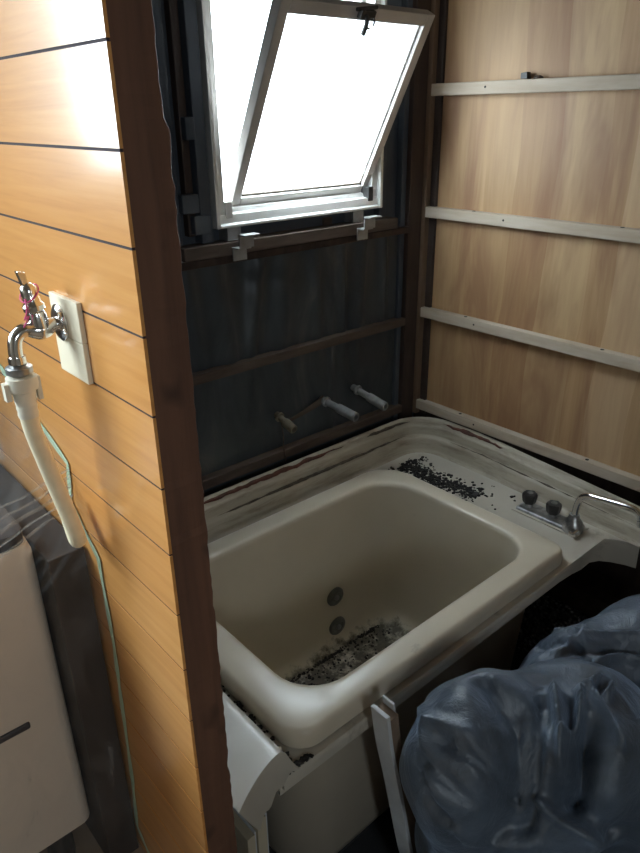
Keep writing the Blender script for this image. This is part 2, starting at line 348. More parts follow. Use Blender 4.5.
# end stud with splintered right edge
L = []; rs = random.Random(3)
nz = 240
for i in range(nz+1):
    z = .0+2.32*i/nz
    j = rs.uniform(-.0012, .0008)
    e = -1.2505+j-(.0045 if z > 1.535+.01*math.sin(i) else 0)*min(1, max(0, (z-1.5)/.05)) - (.003 if (i % 37 in (3, 4) and z < .9) else 0)
    y0 = -.780+rs.uniform(-.0006, .0006)
    L.append([(PX-.0034, y0, z), (-1.27, y0-.0004, z), (e-.002, y0, z), (e, y0+.003, z), (e+.001, -.70, z), (PX-.0034, -.70, z)])
tag(MB().loops(L, True, True).build('partition_stud', M['stud']), 'rough red-brown timber stud on the end of the plank partition', 'stud')

# ---- bath window
w1 = thing('window_1', 'white aluminium hopper window tilted open inwards', kind='structure')
fb = MB()
FXL, FXR, FZB, FZT = -.705, -.172, 1.312, 1.88
fb.box((FXL, -.006, FZB), (FXL+.010, .10, FZT)); fb.box((FXL+.010, .006, FZB+.01), (FXL+.030, .10, FZT)); fb.box((FXL+.030, .040, FZB+.02), (FXL+.042, .10, FZT))
fb.box((FXR-.010, -.006, FZB), (FXR, .10, FZT)); fb.box((FXR-.030, .006, FZB+.01), (FXR-.010, .10, FZT)); fb.box((FXR-.042, .040, FZB+.02), (FXR-.030, .10, FZT))
fb.prism([(-.006, FZB), (-.006, FZB+.006), (.0, FZB+.009), (.004, FZB+.028), (.018, FZB+.030), (.022, FZB+.040), (.060, FZB+.044), (.10, FZB+.044), (.10, FZB)], 'x', FXL+.010, FXR-.010)
fb.box((FXL, -.006, FZT-.03), (FXR, .10, FZT))
fb.build('frame', M['alu'], w1, bevel=.0012)
# dirt in the frame corners, pivots
MB().box((FXL+.030, .0, FZB+.02), (FXL+.048, .03, FZB+.056)).build('pivot', M['alu_in'], w1, bevel=.002)
MB().box((FXR-.048, .0, FZB+.02), (FXR-.030, .03, FZB+.056)).build('pivot', M['dark_metal'], w1, bevel=.002)
SH = Vector((0, .045, 1.357)); SA = math.radians(28.3)
x0, x1, hh = -.640, -.196, .450
sb = MB()
sb.box((x0, -.014, 0), (x0+.024, .014, hh)); sb.box((x1-.024, -.014, 0), (x1, .014, hh))
sb.box((x0+.024, -.014, 0), (x1-.024, .014, .022)); sb.box((x0+.024, -.014, hh-.026), (x1-.024, .014, hh))
sb.box((x0+.024, -.004, .022), (x0+.029, .012, hh-.026)); sb.box((x1-.029, -.004, .022), (x1-.024, .012, hh-.026))
sash = sb.build('sash', M['alu_in'], w1, bevel=.0015); sash.location = SH; sash.rotation_euler = (SA, 0, 0)
MB().box((x0+.024, .001, .020), (x1-.024, .004, hh-.024)).build('pane', M['frost'], sash)
MB().box((x0+.025, -.006, .021), (x1-.025, -.001, .0255)).build('gasket', M['dirt_line'], sash)
lt = MB(); lt.box((-.435, -.026, hh-.020), (-.395, -.012, hh-.002)); lt.tube(spline([(-.420, -.022, hh-.01), (-.422, -.034, hh-.02), (-.426, -.038, hh-.045)], 8), .005, 8)
lt.tube([(-.403+.011*math.cos(a*.5), -.026, hh-.025+.011*math.sin(a*.5)) for a in range(-1, 11)], .0022, 6); lt.tube([(-.445, -.018, hh-.004), (-.39, -.018, hh+.004)], .004, 8)
lt.build('latch', M['dark_metal'], sash, auto=40)
# washroom window (out of the picture, lights the planks)
w2 = thing('window_2', 'washroom window lighting the planks', kind='structure')
fb = MB(); fb.box((-3.10, .03, 1.42), (-3.07, .08, 2.26)); fb.box((-1.65, .03, 1.42), (-1.62, .08, 2.26)); fb.box((-3.07, .03, 1.42), (-1.65, .08, 1.45)); fb.box((-3.07, .03, 2.23), (-1.65, .08, 2.26)); fb.box((-2.37, .03, 1.45), (-2.34, .08, 2.23))
fb.build('frame', M['alu'], w2)
m = bpy.data.materials.new('clear_pane'); m.use_nodes = True; n = m.node_tree; n.nodes.clear(); out = N(n, 'ShaderNodeOutputMaterial')
tr = N(n, 'ShaderNodeBsdfTransparent'); tr.inputs[0].default_value = (.93, .95, .95, 1); gl = N(n, 'ShaderNodeBsdfGlossy'); gl.inputs['Roughness'].default_value = .02; mx = N(n, 'ShaderNodeMixShader'); mx.inputs[0].default_value = .06
n.links.new(tr.outputs[0], mx.inputs[1]); n.links.new(gl.outputs[0], mx.inputs[2]); n.links.new(mx.outputs[0], out.inputs[0]); M['clear'] = m
MB().box((-3.07, .052, 1.45), (-1.65, .055, 2.23)).build('pane', M['clear'], w2)

# ================================================================== THINGS ON THE WINDOW WALL
# dark plastic sheet with hanging folds
def sheet(u, v):
    x = -1.25+u*1.188; z = .10+v*1.13
    t = v
    y = .0225
    for k, (xc, wd, am, sl) in enumerate([(-.70, .03, .006, .10), (-.58, .022, .007, -.16), (-.50, .03, .006, -.08), (-.40, .02, .005, .06), (-.30, .016, .006, .03), (-.22, .02, .005, -.05), (-.14, .016, .006, .04), (-.64, .05, -.005, .2), (-.78, .02, .005, .1)]):
        xx = xc+sl*(1.2-z); y -= 2.4*am*math.exp(-((x-xx)/wd)**2)*max(0, min(1, (z-.72-.02*k)/.3))
    y -= .004*mnoise.noise(Vector((x*5, z*4, 1)))+.002*mnoise.noise(Vector((x*16, z*9, 4)))
    y += .010*math.exp(-((z-1.165-.35*(x+.52)**2*4)/.02)**2)*math.exp(-((x+.55)/.1)**2)*.5
    y -= .005*math.exp(-((x+.338)/.007)**2)
    for zb in (.97, .685): y += .004*math.exp(-((z-zb)/.02)**2)
    return (x, min(max(y, .004 if z > 1.0 and z < 1.225 else .012), .0335), z)
tag(MB().grid(sheet, 150, 110).build('plastic_sheet', M['sheet'], smooth=True), 'creased dark plastic sheet stretched across the wall below the window', 'plastic sheet')
# Z-shaped metal clips on the rail
def clip(x):
    t_ = thing('metal_bracket'); yb = -.0045
    P = [(-.0065, 1.236), (-.0065, 1.268), (-.036, 1.268), (-.036, 1.297), (-.0525, 1.301)]
    b_ = MB(); w = .019
    th = .0025
    b_.box((x-w, -.0165, 1.238), (x+w, -.0125, 1.268)); b_.box((x-w, -.036, 1.266), (x+w, -.0125, 1.2695)); b_.box((x-w+.006, -.036, 1.269), (x+w+.008, -.0325, 1.2975)); b_.box((x-w+.006, -.056, 1.2965), (x+w+.012, -.0325, 1.300))
    b_.build('folded_plate', M['zinc'], t_, bevel=.0006)
    MB().box((x-.022, -.002, 1.2825), (x+.016, .0345, 1.311)).build('fixing_lug', M['zinc'], t_, bevel=.0006)
    return t_
tag(clip(-.655), 'folded zinc bracket under the left corner of the window', 'bracket', 'brackets on the rail under the window')
tag(clip(-.256), 'folded zinc bracket under the right corner of the window', 'bracket', 'brackets on the rail under the window')
# pipe stubs through the sheet
def stub(x, y1, z0, z1, r, label, mk, grp=True):
    t_ = thing('pipe_stub', label, 'pipe', 'pipe stubs poking through the dark sheet')
    d = Vector((0, y1-.02, z1-z0)); p = lambda f, dx=0: (x+dx*f, .02+(y1-.02)*f, z0+(z1-z0)*f)
    MB().tube([p(0), p(.55)], r*.72, 14).build('pipe', M[mk], t_, auto=40)
    b_ = MB(); ax = d.normalized(); L0 = d.length
    b_.lathe(p(.5), ax, [(0, r*.7), (0, r*.95), (.006, r), (L0*.5-.002, r), (L0*.5, r*.9), (L0*.5, r*.62), (L0*.5-.02, r*.6)], 18)
    b_.build('sleeve', M['pipe_grey' if mk != 'brass_dull' else mk], t_, auto=40)
    MB().lathe(p(.14), ax, [(0, r*1.1), (.006, r*1.1), (.008, r*.8)], 14).build('collar', M['zinc' if mk != 'brass_dull' else mk], t_, auto=40)
    return t_
stub(-.254, -.115, .805, .782, .0135, 'grey pipe stub with sleeve nearest the corner post', 'pipe_grey')
stub(-.380, -.125, .802, .790, .0135, 'grey pipe stub with sleeve, middle of three above the tub', 'pipe_grey')
b1 = stub(-.542, -.055, .802, .780, .0125, 'short brass pipe stub with a thin wire hanging from it', 'brass_dull')
MB().tube(spline([(-.548, -.010, .786), (-.549, -.016, .75), (-.546, -.012, .715), (-.538, -.010, .668)], 14), .0018, 6).build('wire', M['batten_brown'], b1, smooth=True)
tag(MB().grid(lambda u, v: (-.52+u*.14, .0095-.004*math.sin(u*3), .772+u*.032+(v-.5)*(.006+.018*u)), 10, 4).build('loose_flap', M['batten_brown'], solid=.0015),
    'torn strip of sheet between the brass and middle pipe stubs', 'strip')

# ================================================================== BATHTUB
tub = thing('bathtub', 'dirty cream bathtub standing in the corner under the window', 'bathtub')
ox0, ox1, oy0, oy1 = -1.086, -.250, -.716, -.120
ix0, ix1, iy0, iy1 = -1.012, -.308, -.656, -.183
RO = [.10, .07, .052, .036]; RI = [.11, .10, .09, .085]
def ro(d, z): return rr(ox0-d, ox1+d, oy0-d, oy1+d, z, [q+d for q in RO])
def ri(d, z): return rr(ix0-d, ix1+d, iy0-d, iy1+d, z, [max(.02, q+d) for q in RI])
Ls = [ro(-.012, .5675), ro(0, .569), ro(.001, .588), ro(-.001, .599), ro(-.005, .605), ro(-.011, .607), ri(.013, .608), ri(.006, .6065), ri(.002, .603), ri(0, .592)]
for z, d in ((.50, -.006), (.38, -.014), (.26, -.022), (.20, -.028), (.175, -.038), (.16, -.055), (.152, -.080), (.15, -.11)): Ls.append(ri(d, z))
MB().loops(Ls, False, True).build('basin', M['tub'], tub, smooth=True, auto=50)
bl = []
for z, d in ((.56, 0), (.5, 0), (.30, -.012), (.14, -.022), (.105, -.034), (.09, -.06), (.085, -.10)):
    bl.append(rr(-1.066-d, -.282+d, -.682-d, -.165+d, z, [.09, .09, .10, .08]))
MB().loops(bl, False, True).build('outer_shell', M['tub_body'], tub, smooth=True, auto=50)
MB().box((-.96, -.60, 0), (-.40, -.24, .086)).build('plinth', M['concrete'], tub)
for z in (.312, .214):
    p0 = (-.532, iy1+{.312: -.0185, .214: -.0268}[z]-.003, z)
    ft = MB().lathe((p0[0], p0[1]+.004, z), (0, -1, -.05), [(0, .029), (.005, .029), (.009, .026), (.0105, .018), (.008, .016), (.008, .008)], 24).build('circulation_fitting', M['rubber'], tub, auto=35)
    MB().lathe((p0[0], p0[1]-.003, z), (0, -1, -.05), [(0, .008), (.006, .0075), (.008, .004)], 12).build('screw_boss', M['zinc'], ft, auto=35)
# ---- surround: deck, flange, ledges
sur = thing('tub_surround', 'stained white moulded surround with raised flange around the bathtub', 'tub surround')
DZ = .566
inn = rr(-1.075, -.268, -.700, -.138, DZ, RO)
outl = rr(-1.136, -.034, -.728, -.064, DZ, [.085, .06, .012, .012])
db = MB().loops([inn, outl])
# front strip
SP = [(-1.136, -.728), (-1.0, -.728), (-.8, -.728), (-.6, -.728), (-.4, -.728), (-.30, -.728), (-.24, -.724), (-.17, -.713), (-.125, -.711), (-.098, -.722), (-.080, -.745), (-.066, -.775), (-.060, -.80)]
def sbot(x): t = min(1, max(0, (x+.30)/.16)); return .541-.041*t*t*(3-2*t)
db.loops([[(x, y, DZ) for x, y in SP], [(x, y-.0025, DZ-.003) for x, y in SP], [(x, y-.003, (DZ+sbot(x))/2) for x, y in SP], [(x, y-.004, sbot(x)-.0012*math.sin(x*60)) for x, y in SP], [(x, y+.004, sbot(x)) for x, y in SP]], closed=False)
# right arm top between strip and flange
arm = [(x, y) for x, y in SP if x > -.30]
db.loops([[(x, y, DZ) for x, y in arm], [(max(x, -.16)*.2-.024 if x > -.2 else x, y if x > -.1 else -.69, DZ+.0003) for x, y in arm]], closed=False)
db.build('deck', M['surround'], sur, auto=40)
# flange swept around back and right
path = [(-1.20, -.064), (-1.0, -.064), (-.8, -.064), (-.6, -.064), (-.4, -.064), (-.25, -.064)]
for j in range(9):
    a = math.radians(90-90*j/8); path.append((-.034-.085+.085*math.cos(a), -.064-.085+.085*math.sin(a)))
path += [(-.034, -.25), (-.034, -.35), (-.034, -.45), (-.034, -.55), (-.034, -.65), (-.034, -.75), (-.036, -.805)]
prof = [(-.010, DZ), (-.002, DZ+.003), (.002, DZ+.012), (.004, .606), (.008, .612), (.016, .615), (.018, .620), (.019, .640), (.022, .646), (.027, .648), (.029, .660), (.034, .666), (.042, .667), (.045, .664), (.045, .60)]
L = []
for i, (x, y) in enumerate(path):
    a = Vector(path[max(i-1, 0)]); b_ = Vector(path[min(i+1, len(path)-1)]); t = (b_-a).normalized(); nn = Vector((-t.y, t.x))
    sag = max(0, min(1, (-.28-y)/.5)) if x > -.06 else 0
    L.append([(x+nn.x*q-.022*sag, y+nn.y*q, DZ+(z-DZ)*(1-.24*sag)) for q, z in prof])
MB().loops(L, closed=False).build('flange', M['flange'], sur, smooth=True, auto=60)
def along(s):
    d = [0]
    for i in range(1, len(path)): d.append(d[-1]+math.dist(path[i], path[i-1]))
    for i in range(1, len(path)):
        if s <= d[i] or i == len(path)-1:
            f = min(1, (s-d[i-1])/(d[i]-d[i-1])); a, b_ = Vector(path[i-1]), Vector(path[i]); t = (b_-a).normalized(); return a+(b_-a)*f, Vector((-t.y, t.x))
def ribbon(s0, s1, q0, z0_, q1, z1_, mk, name, seed, n_=40, jag=.35):
    r_ = random.Random(seed); A = []; B = []; C = []
    for i in range(n_+1):
        s = s0+(s1-s0)*i/n_; p, nn = along(s); e = math.sin(math.pi*i/n_)**.4
        j0 = jag*(.5+.9*mnoise.noise(Vector((s*23, seed, 0)))+.4*mnoise.noise(Vector((s*70, seed, 3))))+(1-e)*.5; j1 = jag*(.5+.9*mnoise.noise(Vector((s*23, seed, 8)))+.4*mnoise.noise(Vector((s*70, seed, 5))))+(1-e)*.5; j0 = max(j0, 0); j1 = max(j1, 0)
        f0 = min(j0, .49); f1 = 1-min(j1, .49)
        for f, K in ((f0, A), ((f0+f1)/2, B), (f1, C)):
            q = q0+(q1-q0)*f; z = z0_+(z1_-z0_)*f; k = .0018 if K is B else .0004
            sag = max(0, min(1, (-.28-p.y)/.5)) if p.x > -.06 else 0
            K.append((p.x+nn.x*q-nn.x*(k+.0022)-.022*sag, p.y+nn.y*q-nn.y*(k+.0022), DZ+(z+k+.001-DZ)*(1-.24*sag)))
    return MB().loops([A, B, C], closed=False).build(name, M[mk], sur)
ribbon(.30, .86, .0280, .649, .0345, .667, 'rust', 'old_sealant', 1)
ribbon(.95, 1.12, .0275, .649, .033, .664, 'dirt_line', 'old_sealant', 5, 20)
ribbon(1.20, 1.42, .0275, .649, .034, .666, 'rust', 'old_sealant', 2, 24)
ribbon(.40, 1.10, .008, .6125, .0185, .6215, 'dirt_line', 'dirt_line', 3, 50)
ribbon(1.24, 1.85, .010, .6135, .0175, .617, 'dirt_line', 'dirt_line', 4, 40, .6)
# raised left ledge
def yf(x): k = max(0, (-1.134-x)/.10); return -.742-.035*k**1.7
def ledge(u, v):
    x = -1.134-u*.112; y = -.07+(yf(x)+.07)*v; return (x, y, .652-.004*(1-min(1, u/.10))**2)
lb = MB().grid(ledge, 16, 24)
lb.loops([[(-1.134, -.07+(yf(-1.134)+.07)*v/20, z) for v in range(21)] for z in (.648, .60, .56)], closed=False)
xs = [-1.134-.112*i/15 for i in range(16)]
lb.loops([[(x, yf(x), .652-.004*(1-min(1, (i/15)/.1))**2) for i, x in enumerate(xs)], [(x+.004, yf(x)-.002, .643) for x in xs], [(x+.016, yf(x)-.001, .615) for x in xs], [(x+.034, yf(x)+.002, .585-.006*math.sin(x*170)) for x in xs]], closed=False)
lb.build('side_ledge', M['surround'], sur, auto=45)
# ---- loose flakes
def flakes(name, label, pts, smin, smax, mk='debris', parent=None):
    r_ = random.Random(len(pts)); b_ = MB()
    for (x, y, z) in pts:
        s = r_.uniform(smin, smax); k = 5; a0 = r_.uniform(0, 6.3)
        rg = [(x+s*r_.uniform(.35, 1.1)*math.cos(a0+6.283*j/k), y+s*r_.uniform(.5, 1)*math.sin(a0+6.283*j/k), z) for j in range(k)]
        h_ = s*r_.uniform(.15, .6); tx, ty = r_.uniform(-.4, .4), r_.uniform(-.4, .4)
        tp = [(x+(p[0]-x)*.8, y+(p[1]-y)*.8, z+h_+(p[0]-x)*tx*.5+(p[1]-y)*ty*.5) for p in rg]
        b_.loops([rg, tp], True, True)
    o = b_.build(name, M[mk], parent)
    return tag(o, label, 'debris', kind='stuff')
rnd = random.Random(11)
pts = []
for i in range(760):       # right rear of the deck
    t = rnd.random()**1.2; y = -.115-.27*t+rnd.gauss(0, .010); xm = -.150-.02*math.sin(t*5)-.03*t
    if y > -.10: continue
    x = rnd.gauss(xm, .030*(1-.4*t)); x = max(x, -.237); x = min(x, -.055)
    if math.hypot(max(0, x+.119), max(0, y+.149)) > .075: continue
    pts.append((x, y, DZ+.0005))
for i in range(60): pts.append((rnd.uniform(-.95, -.2), rnd.gauss(-.108, .005), DZ+.0005))
for i in range(26): pts.append((rnd.uniform(-.23, -.07), rnd.uniform(-.52, -.30), DZ+.0005))
flakes('black_flakes', 'black flakes scattered on the deck behind the tub rim', pts, .002, .0085)
pts = [(rnd.uniform(-1.132, -1.090), rnd.uniform(-.725, -.25), DZ+rnd.uniform(0, .012)) for i in range(420)]+[(rnd.uniform(-1.125, -1.06), rnd.uniform(-.7265, -.719), DZ+.001) for i in range(45)]
flakes('black_flakes', 'black grit packed between the tub rim and the side ledge', pts, .003, .008)
pts = []
for i in range(1500):
    x = rnd.uniform(-.80, -.36); y = -.222-abs(rnd.gauss(0, .007))-.004*math.sin(x*40) if rnd.random() < .6 else -.225-rnd.random()**1.6*.30
    y -= .012; x2 = x
    if math.hypot(max(0, x+.42), max(0, y+.30)) > .085: continue
    pts.append((x2, y, .153 if y < -.25 else .157))
flakes('black_silt', 'black silt flakes on the bottom of the bathtub', pts, .0015, .0065)
tag(MB().box((-.172, -.385, DZ+.001), (-.148, -.373, DZ+.007)).build('black_chip', M['black_plastic'], bevel=.001), 'small black rectangular chip lying on the deck near the mixer tap', 'chip')
rk = MB(); rk.loops([[(-1.118+.013*math.cos(a), -.700+.012*math.sin(a), .578) for a in (0, 1.3, 2.4, 3.7, 5)], [(-1.116+.010*math.cos(a), -.702+.010*math.sin(a), .603) for a in (0, 1.3, 2.4, 3.7, 5)]], True, True)
tag(rk.build('mortar_lump', M['cream_panel'], bevel=.002), 'pale lump of mortar wedged beside the front corner of the tub', 'mortar')

# ---- deck mixer tap
mxr = thing('mixer_tap', 'dulled chrome mixer tap with two black knobs and swivel spout', 'tap')
MB().prism([(-.142, -.498), (-.142, -.672), (-.090, -.672), (-.090, -.498)], 'z', DZ+.001, DZ+.013).build('base_plate', M['dull_chrome'], mxr, bevel=.004, seg=3)
MB().box((-.150, -.680, DZ+.0005), (-.080, -.490, DZ+.0045)).build('gasket_plate', M['surround'], mxr, bevel=.002)
for yk in (-.520, -.592):
    MB().lathe((-.114, yk, DZ+.012), (0, 0, 1), [(0, .012), (.008, .011), (.010, .007), (.013, .007)], 14).build('stem', M['dull_chrome'], mxr, auto=35)
    kb = MB(); L = []
    for z, r_ in ((.576+.012, .014), (.592, .0165), (.604, .0185), (.613, .019), (.617, .017), (.618, .008)):
        L.append([(-.114+r_*(1+.07*math.cos(6*a))*math.cos(a), yk+r_*(1+.07*math.cos(6*a))*math.sin(a), z) for a in [6.2832*j/36 for j in range(36)]])
    kn = kb.loops(L, True, True).build('knob', M['black_plastic'], mxr, auto=40)
    MB().lathe((-.114, yk, .6178), (0, 0, 1), [(0, .0085), (.0012, .008)], 14).build('knob_cap', M['rubber'], kn)
MB().lathe((-.122, -.655, DZ+.004), (0, 0, 1), [(0, .027), (.012, .026), (.026, .022), (.034, .015), (.046, .012)], 22).build('spout_base', M['dull_chrome'], mxr, auto=40)
MB().box((-.162, -.678, DZ+.012), (-.125, -.664, DZ+.020)).build('lever', M['chrome'], mxr, bevel=.003)
MB().tube(spline([(-.122, -.655, .605), (-.122, -.657, .640), (-.123, -.664, .666), (-.124, -.682, .681), (-.126, -.705, .686), (-.128, -.745, .692), (-.130, -.785, .697), (-.131, -.803, .696), (-.132, -.815, .688), (-.132, -.820, .672)], 60), .0085, 14).build('spout', M['chrome'], mxr, smooth=True)
MB().lathe((-.132, -.8202, .678), (0, -.15, -1), [(0, .0098), (.014, .0098), (.016, .008)], 14).build('spout_nozzle', M['chrome'], mxr, auto=40)

# ---- cut panels next to the stud
def cutp(xa, xb, zt, yn, name, label, mk='cream_panel'):
    t_ = thing(name, label, 'panel', 'cut wall panels standing by the stud')
    MB().box((xa, yn, 0), (xb, -.30, zt)).build('core', M[mk], t_, bevel=.001)
    MB().box((xb, yn+.002, 0), (xb+.003, -.30, zt+.004)).build('face_skin', M['white_sheet'], t_)
    return t_
cutp(-1.176, -1.158, .500, -.720, 'cut_panel', 'cream cut wall panel edge on, right one of the pair below the ledge')
cutp(-1.203, -1.188, .492, -.730, 'cut_panel', 'cream cut wall panel edge on, left one of the pair beside the stud')

# ================================================================== WASHROOM: TAP, HOSE, WASHER, FILM
plx = PX-.0072
bp = thing('tap_board', 'small pale wooden backing plate behind the wall tap', 'backing plate')
MB().box((plx-.006, -.648, 1.275), (plx, -.572, 1.322)).build('lower_plate', M['pale_ply'], bp, bevel=.001)
MB().box((plx-.006, -.648, 1.3225), (plx, -.572, 1.368)).build('upper_plate', M['pale_ply'], bp, bevel=.001)
tap = thing('wall_tap', 'chrome wall tap with a pink thread tied round its spindle', 'tap')
TY, TZ = -.596, 1.337
MB().lathe((plx-.0062, TY, TZ), (-1, 0, 0), [(0, .021), (.002, .021), (.0045, .017), (.006, .011)], 28).build('escutcheon', M['chrome'], tap, auto=35)
bx = plx-.006
sp_ = spline([(bx+.002, TY, TZ), (bx-.012, TY, TZ-.001), (bx-.020, TY, TZ-.004), (bx-.030, TY, TZ-.003), (bx-.042, TY, TZ-.001), (bx-.052, TY, TZ-.008), (bx-.055, TY, TZ-.021), (bx-.055, TY, TZ-.036)], 56)
rads = [.0078+.0034*math.exp(-((p[0]-(bx-.024))/.009)**2) for p in sp_]
MB().tube(sp_, rads, 18).build('body', M['chrome'], tap, smooth=True)
sx = bx-.023
MB().lathe((sx, TY, TZ-.004), (-.14, 0, 1), [(0, .0105), (.016, .0105), (.021, .0092), (.024, .0118), (.029, .0118), (.032, .0092), (.044, .0088), (.050, .0080), (.053, .005), (.054, .003)], 20).build('spindle', M['chrome'], tap, auto=40)
MB().prism([(sx-.0085-.004, TZ+.046), (sx-.0085+.003, TZ+.046), (sx-.0105+.004, TZ+.061), (sx-.0125-.004, TZ+.064)], 'y', TY-.003, TY+.003).build('handle_stub', M['chrome'], tap, bevel=.0012)
th = MB(); cz = TZ+.038
th.tube([(sx-.006+.0102*math.cos(a*.4), TY+.0102*math.sin(a*.4), cz+.008*math.sin(a*.4+1)) for a in range(17)], .0008, 6)
th.tube(spline([(sx-.013, TY-.005, cz-.004), (sx-.015, TY-.008, cz-.018), (sx-.019, TY-.008, cz-.026), (sx-.014, TY-.010, cz-.022), (sx-.020, TY-.006, cz-.034)], 14), .0009, 6)
th.build('thread', M['pink'], tap, smooth=True)
ex = bx-.055
MB().lathe((ex, TY, TZ-.028), (0, 0, -1), [(0, .0098), (.008, .0098), (.009, .008)], 18).build('hose_clamp', M['chrome'], tap, auto=35)
MB().lathe((ex, TY, TZ-.037), (0, 0, -1), [(0, .0095), (.003, .0145), (.010, .0145), (.012, .0105)], 18).build('lock_ring', M['dull_chrome'], tap, auto=35)
hs = thing('water_hose', 'cream water hose with plastic connector hanging from the wall tap', 'hose')
cn = MB(); cn.lathe((ex, TY, TZ-.0495), (0, 0, -1), [(0, .011), (.002, .0165), (.010, .0175), (.017, .0165), (.019, .013), (.029, .012), (.040, .0105)], 22)
cn.box((ex+.014, TY-.005, TZ-.082), (ex+.019, TY+.005, TZ-.054)); cn.box((ex-.021, TY-.005, TZ-.076), (ex-.015, TY+.005, TZ-.056))
cn.build('connector', M['white_plastic'], hs, auto=40)
hz = TZ-.086
hp = spline([(ex, TY, hz), (ex+.001, TY-.001, hz-.03), (ex+.007, TY-.003, hz-.07), (ex+.014, TY-.008, hz-.115), (ex+.021, TY-.014, hz-.160), (ex+.025, TY-.012, hz-.182), (ex+.028, TY-.002, hz-.194), (ex+.031, TY+.014, hz-.195), (ex+.034, TY+.032, hz-.182), (ex+.035, TY+.044, hz-.160)], 70)
MB().tube(hp, .0102, 16).build('tube', M['hose'], hs, smooth=True)
MB().lathe((ex, TY, hz+.002), (0.02, 0, -1), [(0, .0110), (.004, .0117), (.008, .0109), (.012, .0117), (.016, .0109)], 18).build('ribbed_cuff', M['white_plastic'], hs, auto=40)
# washing machine
WX0, WX1, WY0, WY1, WZ0, WZ1 = -1.95, -1.362, -.500, .02, FZ+.10, 1.04
wm = thing('washing_machine', 'beige washing machine wrapped in clear film under the wall tap', 'washing machine')
Lw = [rr(WX0, WX1, WY0, WY1, WZ0, .02), rr(WX0, WX1, WY0, WY1, 1.00, .02), rr(WX0+.004, WX1-.004, WY0+.004, WY1-.004, 1.015, .02)]
MB().loops(Lw, True, True).build('cabinet', M['appliance'], wm, auto=40)
MB().loops([rr(WX0+.006, WX1-.006, WY0+.006, WY1-.006, 1.0155, .02), rr(WX0+.006, WX1-.006, WY0+.006, WY1-.006, 1.035, .02), rr(WX0+.016, WX1-.016, WY0+.016, WY1-.016, WZ1, .02)], True, True).build('lid', M['lid'], wm, auto=40)
for fx in (WX0+.05, WX1-.05):
    for fy in (WY0+.05, WY1-.05): MB().lathe((fx, fy, FZ), (0, 0, 1), [(0, .022), (.03, .022), (.101, .018)], 14).build('foot', M['black_plastic'], wm, auto=40)
MB().box((WX1-.14, WY0-.004, .715), (WX1-.06, WY0+.002, .727)).build('grip', M['lid'], wm, bevel=.003)
tag(MB().box((WX1+.004, -.532, FZ), (plx-.004, -.02, 1.0)).build('gap_shade_board', M['gap_shade'], bevel=.002), 'dark board added as the shade in the gap between the washing machine and the planks', 'board')  # made-up dark board, stands in for the shaded gap behind the film
# film and tape
WL = [(-.30, 1.21), (-.395, 1.174), (-.520, 1.126), (-.505, 1.06), (-.572, 1.0), (-.574, .85), (-.566, .748), (-.552, .55), (-.535, .42), (-.565, .385), (-.62, .364)]
ML = [(-.30, 1.060), (-.395, 1.056), (-.500, 1.052), (-.540, 1.03), (-.542, .96), (-.542, .85), (-.541, .748), (-.540, .55), (-.540, .47), (-.560, .40), (-.66, .364)]
def film(u, v):
    yw, zw = lerp_poly(WL, v); ym, zm = lerp_poly(ML, v)
    x = plx-.0015-u*.60
    s = min(1, u*.60/.075); s = s*s*(3-2*s)
    y = yw+(ym-yw)*s; z = zw+(zm-zw)*s
    k = .0035*mnoise.noise(Vector((x*14, z*9, 3)))+.002*mnoise.noise(Vector((x*40, z*22, 8)))
    r = 0
    for i in range(6):                          # tight creases fanning out from the taped point
        a = .03+.045*i; zz = 1.118-.016*i-(plx-x)*(.55+.10*i)
        r += .008*math.exp(-((z-zz)/.004)**2)*math.exp(-(plx-x)/.25)
    return (x, y-abs(k)-r*(.4+s)-.001*s, z+abs(k)*.4+r*.5)
pf = thing('protective_film', 'clear plastic film taped to the planks and draped over the washing machine', 'plastic film')
MB().grid(film, 120, 190).build('film_sheet', M['film'], pf, smooth=True, fixn=False)
cr = MB()
for i in range(5):
    p0 = Vector((plx-.003, -.523+.002*i, 1.120-.014*i)); p1 = Vector((plx-.30, -.506-.010*i, 1.066-.016*i)); w_ = .0022+.0012*(i % 3)
    Lr = [p0.lerp(p1, t/14)+Vector((0, -.003, -.010*math.sin(math.pi*t/14)+.002*math.sin(t*1.7+i))) for t in range(15)]
    cr.loops([[q+Vector((0, -.001, w_*(1+.4*math.sin(t+i)))) for t, q in enumerate(Lr)], [q+Vector((0, -.003, 0)) for q in Lr], [q+Vector((0, .002, -w_)) for q in Lr]], closed=False)
cr.build('film_crease', M['crease'], pf, smooth=True)
tp = MB(); A = []; B = []
for i in range(121):
    y, z = lerp_poly(WL, i/120); y2, z2 = lerp_poly(WL, min(1, i/120+.01)); y1, z1 = lerp_poly(WL, max(0, i/120-.01))
    t = Vector((y2-y1, z2-z1)).normalized(); w = .0052+.0012*math.sin(i*.7)
    A.append((plx-.0022, y-t.y*w, z+t.x*w)); B.append((plx-.0022, y+t.y*w, z-t.x*w))
tp.loops([A, B], closed=False).build('tape', M['tape'], pf, solid=.0006)['label'] = 'pale green masking tape strip'

